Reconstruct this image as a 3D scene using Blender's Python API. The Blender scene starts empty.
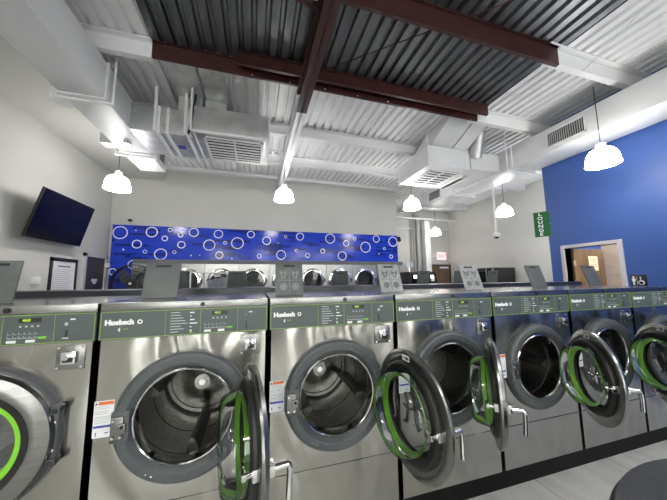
import bpy, bmesh, math, random
from mathutils import Vector, Matrix
random.seed(7)
S = bpy.context.scene
COL = S.collection
PI = math.pi
R = math.radians
H = 1.5                                     # eye height

# ------------------------------------------------------------------ materials
MATS = {}
def mat(name, col=(.5, .5, .5), rough=.5, metal=0, emit=None, es=0, spec=.5, coat=0):
    m = bpy.data.materials.new(name); m.use_nodes = True
    b = m.node_tree.nodes['Principled BSDF']
    b.inputs['Base Color'].default_value = (*col, 1)
    b.inputs['Roughness'].default_value = rough
    b.inputs['Metallic'].default_value = metal
    b.inputs['Specular IOR Level'].default_value = spec
    b.inputs['Coat Weight'].default_value = coat
    if emit:
        b.inputs['Emission Color'].default_value = (*emit, 1)
        b.inputs['Emission Strength'].default_value = es
    MATS[name] = m
    return m
def nodes(m):
    nt = m.node_tree
    return nt, nt.nodes, nt.links, nt.nodes['Principled BSDF']
def noise(nt, scale, detail=2, stretch=(1, 1, 1), coord='Object', dist=0.0, rough=.5):
    tc = nt.nodes.new('ShaderNodeTexCoord'); mp = nt.nodes.new('ShaderNodeMapping')
    mp.inputs['Scale'].default_value = stretch
    n = nt.nodes.new('ShaderNodeTexNoise')
    n.inputs['Scale'].default_value = scale; n.inputs['Detail'].default_value = detail
    n.inputs['Distortion'].default_value = dist; n.inputs['Roughness'].default_value = rough
    nt.links.new(tc.outputs[coord], mp.inputs['Vector']); nt.links.new(mp.outputs['Vector'], n.inputs['Vector'])
    return n
def ramp(nt, src, stops):
    r = nt.nodes.new('ShaderNodeValToRGB')
    e = r.color_ramp.elements
    e[0].position, e[0].color = stops[0][0], (*stops[0][1], 1)
    e[1].position, e[1].color = stops[-1][0], (*stops[-1][1], 1)
    for p, c in stops[1:-1]:
        k = e.new(p); k.color = (*c, 1)
    nt.links.new(src, r.inputs['Fac'])
    return r
def bump(nt, src, b, strength=.1, distance=.01):
    bp = nt.nodes.new('ShaderNodeBump')
    bp.inputs['Strength'].default_value = strength; bp.inputs['Distance'].default_value = distance
    nt.links.new(src, bp.inputs['Height']); nt.links.new(bp.outputs['Normal'], b.inputs['Normal'])
    return bp
def varied(name, c0, c1, rough, metal=0, scale=3, stretch=(1, 1, 1), detail=3, spec=.5, bmp=0):
    m = mat(name, c0, rough, metal, spec=spec)
    nt, N, L, b = nodes(m)
    n = noise(nt, scale, detail, stretch)
    r = ramp(nt, n.outputs['Fac'], [(.35, c0), (.65, c1)])
    L.new(r.outputs['Color'], b.inputs['Base Color'])
    if bmp: bump(nt, n.outputs['Fac'], b, bmp)
    return m

wallgrey = varied('wall paint', (.53, .525, .495), (.56, .555, .525), .55, scale=.8, bmp=.02)
darkwall = varied('dark backdrop wall', (.10, .10, .105), (.12, .12, .125), .6)  # unseen front wall, kept dark so its windows streak the steel
bluewall = varied('blue wall paint', (.034, .088, .31), (.038, .094, .325), .5, scale=.7)
white = varied('white paint', (.72, .725, .73), (.78, .785, .79), .5, scale=2)
ductwhite = varied('painted duct', (.66, .67, .67), (.72, .73, .73), .45, scale=1.5)
galv = varied('galvanised deck', (.14, .15, .155), (.21, .22, .23), .42, 1.0, scale=5, stretch=(2, .4, 1))
sheet = varied('galvanised sheet', (.50, .51, .51), (.62, .63, .62), .42, .7, scale=6)
redsteel = varied('red oxide primer', (.034, .009, .008), (.050, .014, .012), .42, scale=6)
blackpaint = mat('black paint', (.012, .012, .013), .35)
matblack = mat('matt black', (.015, .015, .016), .7)
chrome = mat('chrome', (.78, .78, .78), .1, 1)
slate = varied('slate grey plastic', (.075, .083, .09), (.085, .093, .10), .4, scale=30)
panelgrey = mat('control panel grey', (.078, .094, .093), .45)
lidgrey = varied('grey lid plastic', (.095, .105, .102), (.115, .125, .122), .42, scale=12)
lidsteel = varied('grey lid worn', (.26, .27, .275), (.36, .37, .375), .33, scale=18)  # paler mottled tone for the silver lids
reargrey = mat('dark lid plastic', (.07, .08, .08), .45)
lime = mat('lime plastic', (.22, .62, .03), .35)
limeline = mat('lime line', (.22, .36, .07), .4)
rubber = mat('black rubber', (.012, .012, .013), .45)
paper = mat('white label', (.80, .80, .82), .5)
cream = mat('cream paper', (.78, .68, .50), .6)
ink = mat('ink', (.05, .05, .06), .6)
greytext = mat('grey print', (.45, .48, .48), .5)
whiteprint = mat('white print', (.85, .85, .85), .5)
orange = mat('orange print', (.70, .17, .05), .5)
blueprint = mat('blue print', (.05, .08, .40), .5)
digits = mat('lit digits', (.2, .3, .02), .5, emit=(.55, .80, .05), es=.55)
greenled = mat('green key', (.18, .55, .03), .4)
brownwood = varied('brown door wood', (.09, .056, .034), (.14, .09, .055), .45, scale=3, stretch=(6, 6, .5))
darkwood = varied('dark door', (.035, .028, .024), (.055, .045, .038), .4, scale=3, stretch=(6, 6, .5))
frametrim = mat('metal door frame', (.50, .49, .52), .45)
plywood = varied('plywood', (.62, .46, .27), (.75, .60, .40), .55, scale=2.2, stretch=(1, 1, 4), detail=5)
screen = mat('tv screen', (.003, .003, .010), .2, spec=.18)
signgreen = mat('sign green', (.005, .10, .024), .4)
fabric = varied('charcoal upholstery', (.020, .021, .024), (.034, .036, .040), .8, scale=160, bmp=.2)
shade_m = mat('lit lamp shade', (.9, .9, .88), .3, emit=(1, .985, .95), es=14.0)
bulb_m = mat('bulb', (.9, .9, .88), .3, emit=(1, .95, .86), es=130.0)
dryerface = mat('dryer face', (.42, .415, .40), .28, .95)
drumdark = varied('dryer drum', (.05, .05, .05), (.10, .10, .10), .35, .6, scale=9)
garment = varied('grey cloth', (.50, .53, .57), (.58, .61, .65), .85, scale=14)
exitred = mat('exit letters', (.8, .05, .08), .5, emit=(1, .12, .16), es=1.2)
exitwhite = mat('exit face', (.8, .7, .72), .5, emit=(1, .55, .6), es=.5)
lit = mat('lit product window', (.8, .8, .7), .4, emit=(.85, 1, .8), es=1.2)
troughblk = mat('trough cover', (.018, .021, .03), .3)
plinthblk = mat('plinth black', (.006, .006, .006), .6, spec=.2)
pipegrey = mat('pipe grey', (.30, .30, .295), .5)
lidrelief = mat('lid relief', (.24, .26, .255), .4)
rope = mat('gasket groove', (.02, .02, .02), .5)

def make_steel(name, c0, c1, r0, r1, wave=.35):
    m = mat(name, c0, .25, 1)
    nt, N, L, b = nodes(m)
    n1 = noise(nt, 3.0, 2, (1, 1, 260))                     # horizontal brushing
    r = ramp(nt, n1.outputs['Fac'], [(.3, c0), (.7, c1)]); L.new(r.outputs['Color'], b.inputs['Base Color'])
    mr = N.new('ShaderNodeMapRange'); mr.inputs['To Min'].default_value = r0; mr.inputs['To Max'].default_value = r1
    L.new(n1.outputs['Fac'], mr.inputs['Value']); L.new(mr.outputs['Result'], b.inputs['Roughness'])
    n2 = noise(nt, 2.1, 1.0, (1.5, 1, .75), dist=.7)                   # the sheet is not quite flat
    bump(nt, n2.outputs['Fac'], b, wave, .05)
    b.inputs['Anisotropic'].default_value = .9; b.inputs['Anisotropic Rotation'].default_value = .25
    tg = N.new('ShaderNodeTangent'); tg.direction_type = 'RADIAL'; tg.axis = 'Z'
    L.new(tg.outputs['Tangent'], b.inputs['Tangent'])
    return m
steel = make_steel('brushed steel', (.42, .408, .38), (.46, .447, .415), .17, .25, 1.0)
steelplain = mat('polished steel', (.55, .545, .53), .2, 1)
steeldark = varied('drum steel', (.30, .295, .28), (.40, .395, .375), .3, 1, scale=40)
doorsteel = varied('door steel', (.25, .25, .24), (.31, .31, .30), .27, 1, scale=3, stretch=(1, 1, 30))

glass = bpy.data.materials.new('door glass'); glass.use_nodes = True
nt = glass.node_tree; nt.nodes.clear()
o_ = nt.nodes.new('ShaderNodeOutputMaterial'); mx = nt.nodes.new('ShaderNodeMixShader')
tr = nt.nodes.new('ShaderNodeBsdfTransparent'); tr.inputs['Color'].default_value = (.86, .88, .87, 1)
gl = nt.nodes.new('ShaderNodeBsdfGlossy'); gl.inputs['Roughness'].default_value = .04
fr = nt.nodes.new('ShaderNodeFresnel'); fr.inputs['IOR'].default_value = 1.55
nt.links.new(fr.outputs['Fac'], mx.inputs['Fac']); nt.links.new(tr.outputs['BSDF'], mx.inputs[1]); nt.links.new(gl.outputs['BSDF'], mx.inputs[2])
nt.links.new(mx.outputs['Shader'], o_.inputs['Surface'])

paneglass = bpy.data.materials.new('clear pane'); paneglass.use_nodes = True
nt = paneglass.node_tree; nt.nodes.clear()
o_ = nt.nodes.new('ShaderNodeOutputMaterial'); mx = nt.nodes.new('ShaderNodeMixShader'); mx.inputs['Fac'].default_value = .22
tr = nt.nodes.new('ShaderNodeBsdfTransparent'); df_ = nt.nodes.new('ShaderNodeBsdfDiffuse'); df_.inputs['Color'].default_value = (.30, .31, .31, 1)
nt.links.new(tr.outputs['BSDF'], mx.inputs[1]); nt.links.new(df_.outputs['BSDF'], mx.inputs[2]); nt.links.new(mx.outputs['Shader'], o_.inputs['Surface'])
# mural: glossy blue print with darker dashes
mural_m = mat('mural print', (.015, .05, .5), .16, spec=.35)
nt, N, L, b = nodes(mural_m)
tcm = N.new('ShaderNodeTexCoord'); mpm = N.new('ShaderNodeMapping'); mpm.inputs['Rotation'].default_value = (R(-90), 0, 0)
bkm = N.new('ShaderNodeTexBrick'); bkm.inputs['Scale'].default_value = 1; bkm.inputs['Brick Width'].default_value = .36; bkm.inputs['Row Height'].default_value = .055
bkm.inputs['Mortar Size'].default_value = .0; bkm.inputs['Color1'].default_value = (0, 0, 0, 1); bkm.inputs['Color2'].default_value = (1, 1, 1, 1); bkm.offset = .37
L.new(tcm.outputs['Object'], mpm.inputs['Vector']); L.new(mpm.outputs['Vector'], bkm.inputs['Vector'])
n3 = noise(nt, 3.0, 4, (1, 1, 3)); ad = N.new('ShaderNodeMath'); ad.operation = 'MULTIPLY_ADD'; ad.inputs[1].default_value = .5
L.new(n3.outputs['Fac'], ad.inputs[0]); L.new(bkm.outputs['Color'], ad.inputs[2])
r = ramp(nt, ad.outputs['Value'], [(.25, (.016, .055, .56)), (.95, (.014, .048, .50)), (1.0, (.008, .02, .20))]); L.new(r.outputs['Color'], b.inputs['Base Color'])
r.color_ramp.elements[-1].position = 1.0
mdv = N.new('ShaderNodeMath'); mdv.operation = 'MULTIPLY'; mdv.inputs[1].default_value = .94; L.new(ad.outputs['Value'], mdv.inputs[0]); L.new(mdv.outputs['Value'], r.inputs['Fac'])

# floor: big grey tiles
floor_m = mat('floor tile', (.4, .4, .39), .35)
nt, N, L, b = nodes(floor_m)
tc = N.new('ShaderNodeTexCoord'); mp = N.new('ShaderNodeMapping')
mp.inputs['Location'].default_value = (.36, -.09, 0)
br = N.new('ShaderNodeTexBrick'); br.inputs['Scale'].default_value = 1.0
br.inputs['Brick Width'].default_value = .80; br.inputs['Row Height'].default_value = .40; br.inputs['Mortar Size'].default_value = .003
br.inputs['Color1'].default_value = (.64, .64, .615, 1); br.inputs['Color2'].default_value = (.72, .72, .69, 1); br.inputs['Mortar'].default_value = (.17, .17, .16, 1)
L.new(tc.outputs['Object'], mp.inputs['Vector']); L.new(mp.outputs['Vector'], br.inputs['Vector'])
nn = noise(nt, 2.0, 4, (3, 1, 1)); mxn = N.new('ShaderNodeMix'); mxn.data_type = 'RGBA'; mxn.blend_type = 'MULTIPLY'
rr = ramp(nt, nn.outputs['Fac'], [(.3, (.72, .72, .72)), (.7, (1, 1, 1))])
mxn.inputs['Factor'].default_value = 1
L.new(br.outputs['Color'], mxn.inputs['A']); L.new(rr.outputs['Color'], mxn.inputs['B']); L.new(mxn.outputs['Result'], b.inputs['Base Color'])

# ------------------------------------------------------------------ mesh building
class MB:
    def __init__(s): s.bm = bmesh.new(); s.mats = []; s.cur = 0
    def m(s, material):
        if material not in s.mats: s.mats.append(material)
        s.cur = s.mats.index(material); return s
    def face(s, vs):
        try:
            f = s.bm.faces.new(vs); f.material_index = s.cur; return f
        except ValueError: return None
    def v(s, p): return s.bm.verts.new(p)
    def box(s, x0, x1, y0, y1, z0, z1, M=None, bev=0):
        ps = [(x, y, z) for z in (z0, z1) for y in (y0, y1) for x in (x0, x1)]
        vs = [s.v(M @ Vector(p) if M else p) for p in ps]
        fs = [s.face([vs[i] for i in q]) for q in ((0, 2, 3, 1), (4, 5, 7, 6), (0, 1, 5, 4), (2, 6, 7, 3), (0, 4, 6, 2), (1, 3, 7, 5))]
        if bev:
            es = list({e for f in fs for e in f.edges})
            bmesh.ops.bevel(s.bm, geom=es, offset=bev, segments=2, affect='EDGES', profile=.6, clamp_overlap=True)
        return s
    def ring(s, c, ax, r, n, ref=None):
        ax = Vector(ax).normalized()
        u = ax.orthogonal().normalized() if ref is None else (Vector(ref) - ax * ax.dot(Vector(ref))).normalized()
        w = ax.cross(u)
        return [s.v(Vector(c) + (u * math.cos(2 * PI * k / n) + w * math.sin(2 * PI * k / n)) * r) for k in range(n)]
    def bridge(s, a, b):
        n = len(a)
        for k in range(n): s.face([a[k], a[(k + 1) % n], b[(k + 1) % n], b[k]])
    def cyl(s, p0, p1, r0, r1=None, n=16, caps=True):
        r1 = r0 if r1 is None else r1
        ax = Vector(p1) - Vector(p0)
        a = s.ring(p0, ax, r0, n); b = s.ring(p1, ax, r1, n)
        s.bridge(a, b)
        if caps: s.face(a[::-1]); s.face(b)
        return s
    def lathe(s, prof, c=(0, 0, 0), ax=(0, 0, 1), n=40, cap0=False, cap1=False, closed=False):
        """prof: list of (r, h) along the axis ax from c"""
        ax = Vector(ax).normalized(); c = Vector(c); rs = []
        for r, h in prof:
            rs.append(s.ring(c + ax * h, ax, max(r, 1e-4), n))
        for i in range(len(rs) - 1): s.bridge(rs[i], rs[i + 1])
        if closed: s.bridge(rs[-1], rs[0])
        if cap0: s.face(rs[0][::-1])
        if cap1: s.face(rs[-1])
        return s
    def tube(s, pts, r, n=10):
        pts = [Vector(p) for p in pts]; prev = None; first = None; ref = None
        for i, p in enumerate(pts):
            d = (pts[min(i + 1, len(pts) - 1)] - pts[max(i - 1, 0)]).normalized()
            if ref is None: ref = d.orthogonal()
            k = s.ring(p, d, r, n, ref); ref = (k[0].co - p)
            if prev: s.bridge(prev, k)
            else: first = k
            prev = k
        s.face(first[::-1]); s.face(prev); return s
    def prism(s, poly, d):
        d = Vector(d)
        a = [s.v(p) for p in poly]; b = [s.v(Vector(p) + d) for p in poly]
        s.bridge(a, b); s.face(a[::-1]); s.face(b); return s
    def build(s, name, material=None, parent=None, smooth=True, loc=(0, 0, 0), ang=35):
        bmesh.ops.recalc_face_normals(s.bm, faces=s.bm.faces)
        me = bpy.data.meshes.new(name); s.bm.to_mesh(me); s.bm.free()
        for m_ in (s.mats or [material]): me.materials.append(m_)
        if smooth:
            for p in me.polygons: p.use_smooth = True
            me.set_sharp_from_angle(angle=R(ang))
        o = bpy.data.objects.new(name, me); COL.objects.link(o)
        if parent: o.parent = parent
        o.location = loc
        return o
def tag(o, label=None, cat=None, group=None, kind=None):
    if label: o['label'] = label
    if cat: o['category'] = cat
    if group: o['group'] = group
    if kind: o['kind'] = kind
    return o
def empty(name, loc=(0, 0, 0), rz=0):
    o = bpy.data.objects.new(name, None); COL.objects.link(o); o.location = loc; o.rotation_euler = (0, 0, rz); o.empty_display_size = .1
    return o
def struct(name, mb, m=None, label=None, smooth=False):
    o = mb.build(name, m, None, smooth); o['kind'] = 'structure'
    if label: o['label'] = label
    return o
def copy_tree(o, parent=None):
    c = o.copy(); COL.objects.link(c); c.parent = parent
    for ch in list(o.children): copy_tree(ch, c)
    return c
def B(x0, x1, y0, y1, z0, z1, bev=0): return MB().box(x0, x1, y0, y1, z0, z1, None, bev)
def text(s, size, loc, rot, material, parent, name, depth=.001, align='CENTER', bold=0, sx=1.0):
    cu = bpy.data.curves.new(name, 'FONT'); cu.body = s; cu.size = size; cu.extrude = depth; cu.align_x = align; cu.align_y = 'CENTER'; cu.offset = bold
    cu.resolution_u = 3
    t = bpy.data.objects.new(name, cu); COL.objects.link(t)
    bpy.context.view_layer.update()
    me = bpy.data.meshes.new_from_object(t.evaluated_get(bpy.context.evaluated_depsgraph_get()))
    bpy.data.objects.remove(t); bpy.data.curves.remove(cu)
    me.name = name; me.materials.clear(); me.materials.append(material)
    o = bpy.data.objects.new(name, me); COL.objects.link(o); o.parent = parent; o.location = loc; o.rotation_euler = rot; o.scale = (sx, 1, 1)
    return o
FRONT = (R(90), 0, 0)            # reads when looking along +Y
ONRIGHT = (R(90), 0, R(-90))     # reads when looking along +X
ONLEFT = (R(90), 0, R(90))       # reads when looking along -X

# ------------------------------------------------------------------ room shell
XL, XR, XG = -3.4, 5.4, 8.08
YB, YF, Y0 = 7.6, 9.55, -5.0
ZC = 4.4
YK = 3.66                        # end of the blue wall
XE = 4.42                        # end of the dryer wall
struct('floor', B(XL, XG, Y0, YF, -.12, 0), floor_m)
struct('wall_left', B(XL - .15, XL, Y0, YB + .15, 0, ZC + .1), wallgrey)
struct('wall_back', B(XL, XE, YB, YB + .15, 0, ZC + .04), wallgrey)
struct('wall_return', B(XE - .15, XE, YB + .15, YF, 0, ZC + .04), wallgrey)
struct('wall_far', B(XE - .15, XG, YF, YF + .15, 0, ZC + .1), wallgrey)
struct('wall_lounge', B(XG, XG + .15, YK, YF + .15, 0, ZC + .1), wallgrey)
struct('wall_partition', B(XR + .15, XG, YK - .12, YK, 0, ZC + .1), bluewall)
DY0, DY1, DZ = 2.67, 3.41, 2.02
w = MB(); w.box(XR, XR + .15, Y0, DY0, 0, ZC + .1); w.box(XR, XR + .15, DY1, YK, 0, ZC + .1); w.box(XR, XR + .15, DY0, DY1, DZ, ZC + .1)
struct('wall_right', w, bluewall)
# unseen shop front behind the camera, slit windows shaped to streak the steel
w = MB()
w.box(XL, XR, Y0 - .15, Y0, 0, .3); w.box(XL, XR, Y0 - .15, Y0, 3.3, ZC + .1)
STREAK_WIN = ((-3.0, -2.3), (-1.5, -.9), (.5, 1.1), (2.3, 2.9), (4.2, 4.8))
xs = [XL] + [v for p in STREAK_WIN for v in p] + [XR]
for k in range(0, len(xs), 2): w.box(xs[k], xs[k + 1], Y0 - .15, Y0, .3, 3.3)
struct('wall_front', w, darkwall)
for i, (xa, xb) in enumerate(STREAK_WIN):
    struct('window_%d' % (i + 1), B(xa, xb, Y0 - .09, Y0 - .08, .3, 3.3), glass)  # unseen panes, added for bright bands reflected in the washers

# corrugated roof deck, ribs along Y
def deck(x0, x1, y0, y1, zb, pitch=.152, dep=.04):
    m = MB(); prof = []; x = x0
    while x < x1 - 1e-6:
        for fx, fz in ((0, 0), (.55, 0), (.66, dep), (.89, dep)):
            if x + fx * pitch <= x1: prof.append((x + fx * pitch, zb + fz))
        x += pitch
    prof.append((x1, zb))
    a = [m.v((p[0], y0, p[1])) for p in prof]; b_ = [m.v((p[0], y1, p[1])) for p in prof]
    c = [m.v((p[0], y0, p[1] + .012)) for p in prof]; d = [m.v((p[0], y1, p[1] + .012)) for p in prof]
    for i in range(len(prof) - 1):
        m.face([a[i], b_[i], b_[i + 1], a[i + 1]]); m.face([c[i], c[i + 1], d[i + 1], d[i]])
        m.face([b_[i], d[i], d[i + 1], b_[i + 1]])
    return m
GX0, GX1, GY1 = -1.25, 3.72, 3.42
dk = deck(XL - .1, GX0, Y0, GY1, ZC); struct('ceiling', dk, white, 'white painted corrugated roof deck by the left wall')
struct('ceiling', deck(GX0, GX1, Y0, GY1, ZC), galv, 'bare galvanised corrugated roof deck over the washers')
struct('ceiling', deck(GX1, XG + .1, Y0, GY1, ZC), white, 'white painted corrugated roof deck by the blue wall')
struct('ceiling', deck(XL - .1, XG + .1, GY1, YF + .1, ZC), white, 'white painted corrugated roof deck towards the dryers')
struct('ceiling_slab', B(XL - .15, XG + .15, Y0 - .15, YF + .15, ZC + .1, ZC + .2), white)

struct('wall_soffit', B(XL, -2.3, Y0, YB, H + 2.60, ZC + .04), wallgrey)
# Z shaped purlins across the room
def purlin(x0, x1, y, ztop, h, fl=.07, t=.012, rot=1):
    m = MB()
    m.box(x0, x1, y, y + t, ztop - h, ztop)                 # web
    m.box(x0, x1, y - fl, y, ztop - t, ztop)                # top flange towards camera
    m.box(x0, x1, y + t, y + t + fl, ztop - h, ztop - h + t)      # bottom flange away from camera
    m.box(x0, x1, y + t + fl - t, y + t + fl, ztop - h + t, ztop - h + .03)
    return m
def wpurlin(x0, x1, y, ztop, h): # white box-like joist
    m = MB(); m.box(x0, x1, y - .06, y + .06, ztop - .012, ztop); m.box(x0, x1, y - .008, y + .008, ztop - h, ztop); m.box(x0, x1, y - .06, y + .06, ztop - h, ztop - h + .012)
    return m
ZT = ZC - .002
for y, bx in ((2.14, 1), (3.42, 1)):
    struct('roof_beam', purlin(XL, GX0 if y > 3 else -1.2, y, ZT, .20), white, 'white purlin between left wall and red purlin', )
    struct('roof_beam', purlin(3.45 if y < 3 else 3.45, XR, y, ZT, .20), white, 'white purlin between red purlin and blue wall')
struct('roof_beam', purlin(-1.2, 3.62, 2.12, ZT, .24, .03), redsteel, 'dark red purlin nearest the camera')
struct('roof_beam', purlin(-.27, 3.72, 3.27, ZT, .16, .03), redsteel, 'dark red purlin lapped in front of another red purlin')
rear = purlin(GX0, 3.62, 3.40, ZT, .205, .02)
rear.m(redsteel)
for f_ in rear.bm.faces: f_.material_index = 0
rear.m(white)
for k in range(5): rear.box(-.1 + k * .5, -.085 + k * .5, 3.394, 3.40, ZT - .190, ZT - .178)
struct('roof_beam', rear, redsteel, 'dark red bolted purlin behind the lapped one')
for y in (4.78, 6.02, 7.3):
    struct('roof_beam', wpurlin(XL, XE if y > 7 else XG, y, ZT, (.20 if y < 5 else .22) if y < 7 else .1), white, 'white roof purlin towards the back wall')
for y in (8.3,): struct('roof_beam', wpurlin(XE, XG, y, ZT, .24), white)
for y in (-.2, -1.5, -2.8, -4.1): struct('roof_beam', purlin(XL, XR, y, ZT, .22), white if y > -.1 else redsteel)
# girder along the room
def girder(y0, y1, xc, zb, zt):
    m = MB(); m.box(xc - .072, xc + .072, y0, y1, zb, zb + .015); m.box(xc - .072, xc + .072, y0, y1, zt - .015, zt); m.box(xc - .006, xc + .006, y0, y1, zb, zt)
    return m
GZ = H + 2.4
struct('roof_beam', girder(Y0, 3.56, .595, GZ, ZC - .205), redsteel, 'dark red girder crossing under the purlins')
struct('roof_beam', girder(3.56, YB, .595, GZ, ZC - .245), white, 'white painted end of the girder')
tag(MB().m(redsteel).tube([(.60, 3.25, 4.22), (2.33, 1.81, 4.25), (2.9, 1.33, 4.26)], .007, 6).build('bracing_rod'), 'thin red bracing rod running from the girder to the near purlin', 'rod')
tag(MB().m(white).tube([(4.10, 2.15, 4.20), (3.58, 1.27, 4.12), (3.4, .96, 4.12), (3.1, .45, 4.405)], .008, 6).build('bracing_rod'), 'thin white rod hanging near the purlin end above the wall vent duct', 'rod')
tag(B(-.02, .02, -.35, .35, -.004, .004).build('knee_brace', redsteel), 'short red angle brace against the side of the girder', 'brace')
kb = bpy.data.objects['knee_brace']; kb.location = (.33, 2.13, 4.03); kb.rotation_euler = (R(10), 0, R(-70))
tag(MB().m(white).tube([(-.02, 5.25, 4.15), (.5, 4.95, 3.95)], .012, 8).build('knee_brace'), 'short white brace rod meeting the white girder', 'brace')

# ------------------------------------------------------------------ pendant lamps
def make_lamp():
    root = empty('pendant_lamp')
    p = [(.055, .205), (.095, .198), (.130, .176), (.156, .138), (.172, .09), (.180, .04), (.183, -.005), (.191, -.015), (.191, -.028)]
    q = [(r - .006, h - .004) for r, h in p][::-1]
    MB().lathe(p + q, n=28, closed=True).build('lamp_shade', shade_m, root)
    c = MB().lathe([(.012, .31), (.02, .30), (.03, .285), (.05, .28), (.05, .255), (.04, .25), (.06, .225), (.062, .20), (.03, .195)], n=20, cap0=True, cap1=True)
    for k in range(6):
        a = k * PI / 3; c.box(.048 * math.cos(a) - .006, .048 * math.cos(a) + .006, .048 * math.sin(a) - .006, .048 * math.sin(a) + .006, .20, .28)
    c.build('cap', white, root)
    MB().cyl((0, 0, .30), (0, 0, 1.16), .0055, n=8).build('cord', blackpaint, root)
    return root
lamp0 = make_lamp()
LZ = H + 1.5
lamps = [(-2.37, 5.43, 1.75, 1.04, 'lit white pendant lamp under the end of the left duct'),
         (.539, 5.37, 1.75, 1.04, 'lit white pendant lamp hanging under the white end of the girder'),
         (3.50, 5.30, 1.75, 1.02, 'lit white pendant lamp below the right grille box, left of the duct end'),
         (4.58, 2.307, 1.65, .98, 'largest lit pendant lamp, in front of the blue wall'),
         (6.25, 5.26, 1.75, 1.04, 'lit white pendant lamp in front of the lounge wall beside the green sign'),
         (6.49, 8.36, 1.75, 1.0, 'smallest and farthest lit pendant lamp, above the red exit sign')]
for i, (x, y, z, k, l) in enumerate(lamps):
    o = lamp0 if i == 0 else copy_tree(lamp0)
    o.location = (x, y, H + z - .085 * k); o.scale = (k, k, k); tag(o, l, 'pendant lamp', 'lit pendant lamps')
    for c_ in o.children:
        if c_.name.startswith('cord') and i == 1: c_.scale = (1, 1, .60)
for x in (-1.9, .4, 2.7, 4.4):  # unseen pendants added to light the room and its reflections
    for y in (-.7, -3.0):
        o = copy_tree(lamp0); o.location = (x, y, LZ); tag(o, 'unseen lit white pendant lamp added behind the viewer', 'pendant lamp', 'lit pendant lamps')

o = copy_tree(lamp0); o.location = (6.95, 4.35, LZ); tag(o, 'lit white pendant lamp added to brighten the lounge, hidden behind the blue wall', 'pendant lamp', 'lit pendant lamps')  # added lamp out of sight, lifts the grey lounge wall
# ------------------------------------------------------------------ air ducts
ZB, ZTD = H + 2.2, H + 2.65
dl = tag(B(-2.22, -1.78, Y0 + .3, 5.92, ZB, ZTD, .006).build('air_duct', ductwhite), 'long white rectangular duct running along the left wall', 'air duct')
for y in (1.15, 3.62, 5.1): B(-2.24, -1.76, y - .02, y + .02, ZB - .018, ZTD + .01).build('duct_flange', white, dl)
for y in (3.62, 5.1): B(-2.32, -1.70, y + .03, y + .07, ZB - .05, ZB - .022).build('trapeze_bar', white, dl)
for x, y in ((-1.71, 3.65), (-2.30, 3.65), (-1.71, 5.13), (-2.30, 5.13)):
    MB().cyl((x, y, ZB - .04), (x, y, ZC), .012, n=8).build('hanger_rod', white, dl)
def louvre(root, name, plane, a0, a1, z0, z1, at, n=9, frame=white, dark=matblack, slat=sheet, vert=False):
    """wall register: frame, dark back and blades; plane 'x' faces -X/+X, at = coordinate"""
    s = 1 if at[1] > 0 else -1; x = at[0]
    f = MB().m(frame); t = .02
    for (p, q, r_, u) in ((a0, a1, z0, z0 + t), (a0, a1, z1 - t, z1), (a0, a0 + t, z0, z1), (a1 - t, a1, z0, z1)):
        f.box(min(x, x + s * .015), max(x, x + s * .015), p, q, r_, u)
    fo = f.build(name, frame, root)
    d = MB().m(dark); d.box(min(x, x + s * .003), max(x, x + s * .003), a0, a1, z0, z1); d.m(slat)
    if vert:
        k = int((a1 - a0) / .03)
        for i in range(k):
            p = a0 + (i + .5) * (a1 - a0) / k; d.box(min(x + s * .003, x + s * .012), max(x + s * .003, x + s * .012), p - .006, p + .006, z0, z1)
    else:
        for i in range(n):
            p = z0 + (i + .5) * (z1 - z0) / n; d.box(min(x + s * .003, x + s * .012), max(x + s * .003, x + s * .012), a0, a1, p - .008, p + .008)
    d.build('blades', None, fo)
    return fo
louvre(dl, 'side_register', 'x', 5.06, 5.36, ZB + .12, ZTD - .08, (-1.78, 1), 5)
louvre(dl, 'side_register', 'x', 5.48, 5.80, ZB + .08, ZTD - .08, (-1.78, 1), 5)
for y in (3.95, 5.05):
    m = MB().m(white); m.box(-2.45, -2.22, y - .10, y + .10, ZB + .06, ZB + .24); m.build('wall_side_register', white, dl)
MB().cyl((-1.98, 4.72, ZB - .05), (-1.98, 4.72, ZB), .05, .06, n=16).build('sprinkler_head', chrome, dl)

RB, RT = H + 2.12, H + 2.53
dr = tag(B(4.75, 5.33, Y0 + .3, 6.85, RB, RT, .006).build('air_duct', ductwhite), 'long white rectangular duct running past the blue wall', 'air duct')
for y in (.6, 3.75, 5.3): B(4.73, 5.35, y - .02, y + .02, RB - .015, RT + .012).build('duct_flange', white, dr)
for y in (3.75, 5.3, 6.6): B(4.66, 5.42, y + .03, y + .07, RB - .05, RB - .02).build('trapeze_bar', white, dr)
for x, y in ((4.68, 3.80), (4.68, 5.35), (4.68, 6.65), (5.38, 3.80)): MB().cyl((x, y, RB - .04), (x, y, ZC), .012, n=8).build('hanger_rod', white, dr)
louvre(dr, 'side_register', 'x', 2.53, 3.09, RB + .07, RT - .08, (4.75, -1), 9, vert=True)
louvre(dr, 'side_register', 'x', 5.82, 6.32, RB + .06, RT - .08, (4.75, -1), 9, vert=True)

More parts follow.
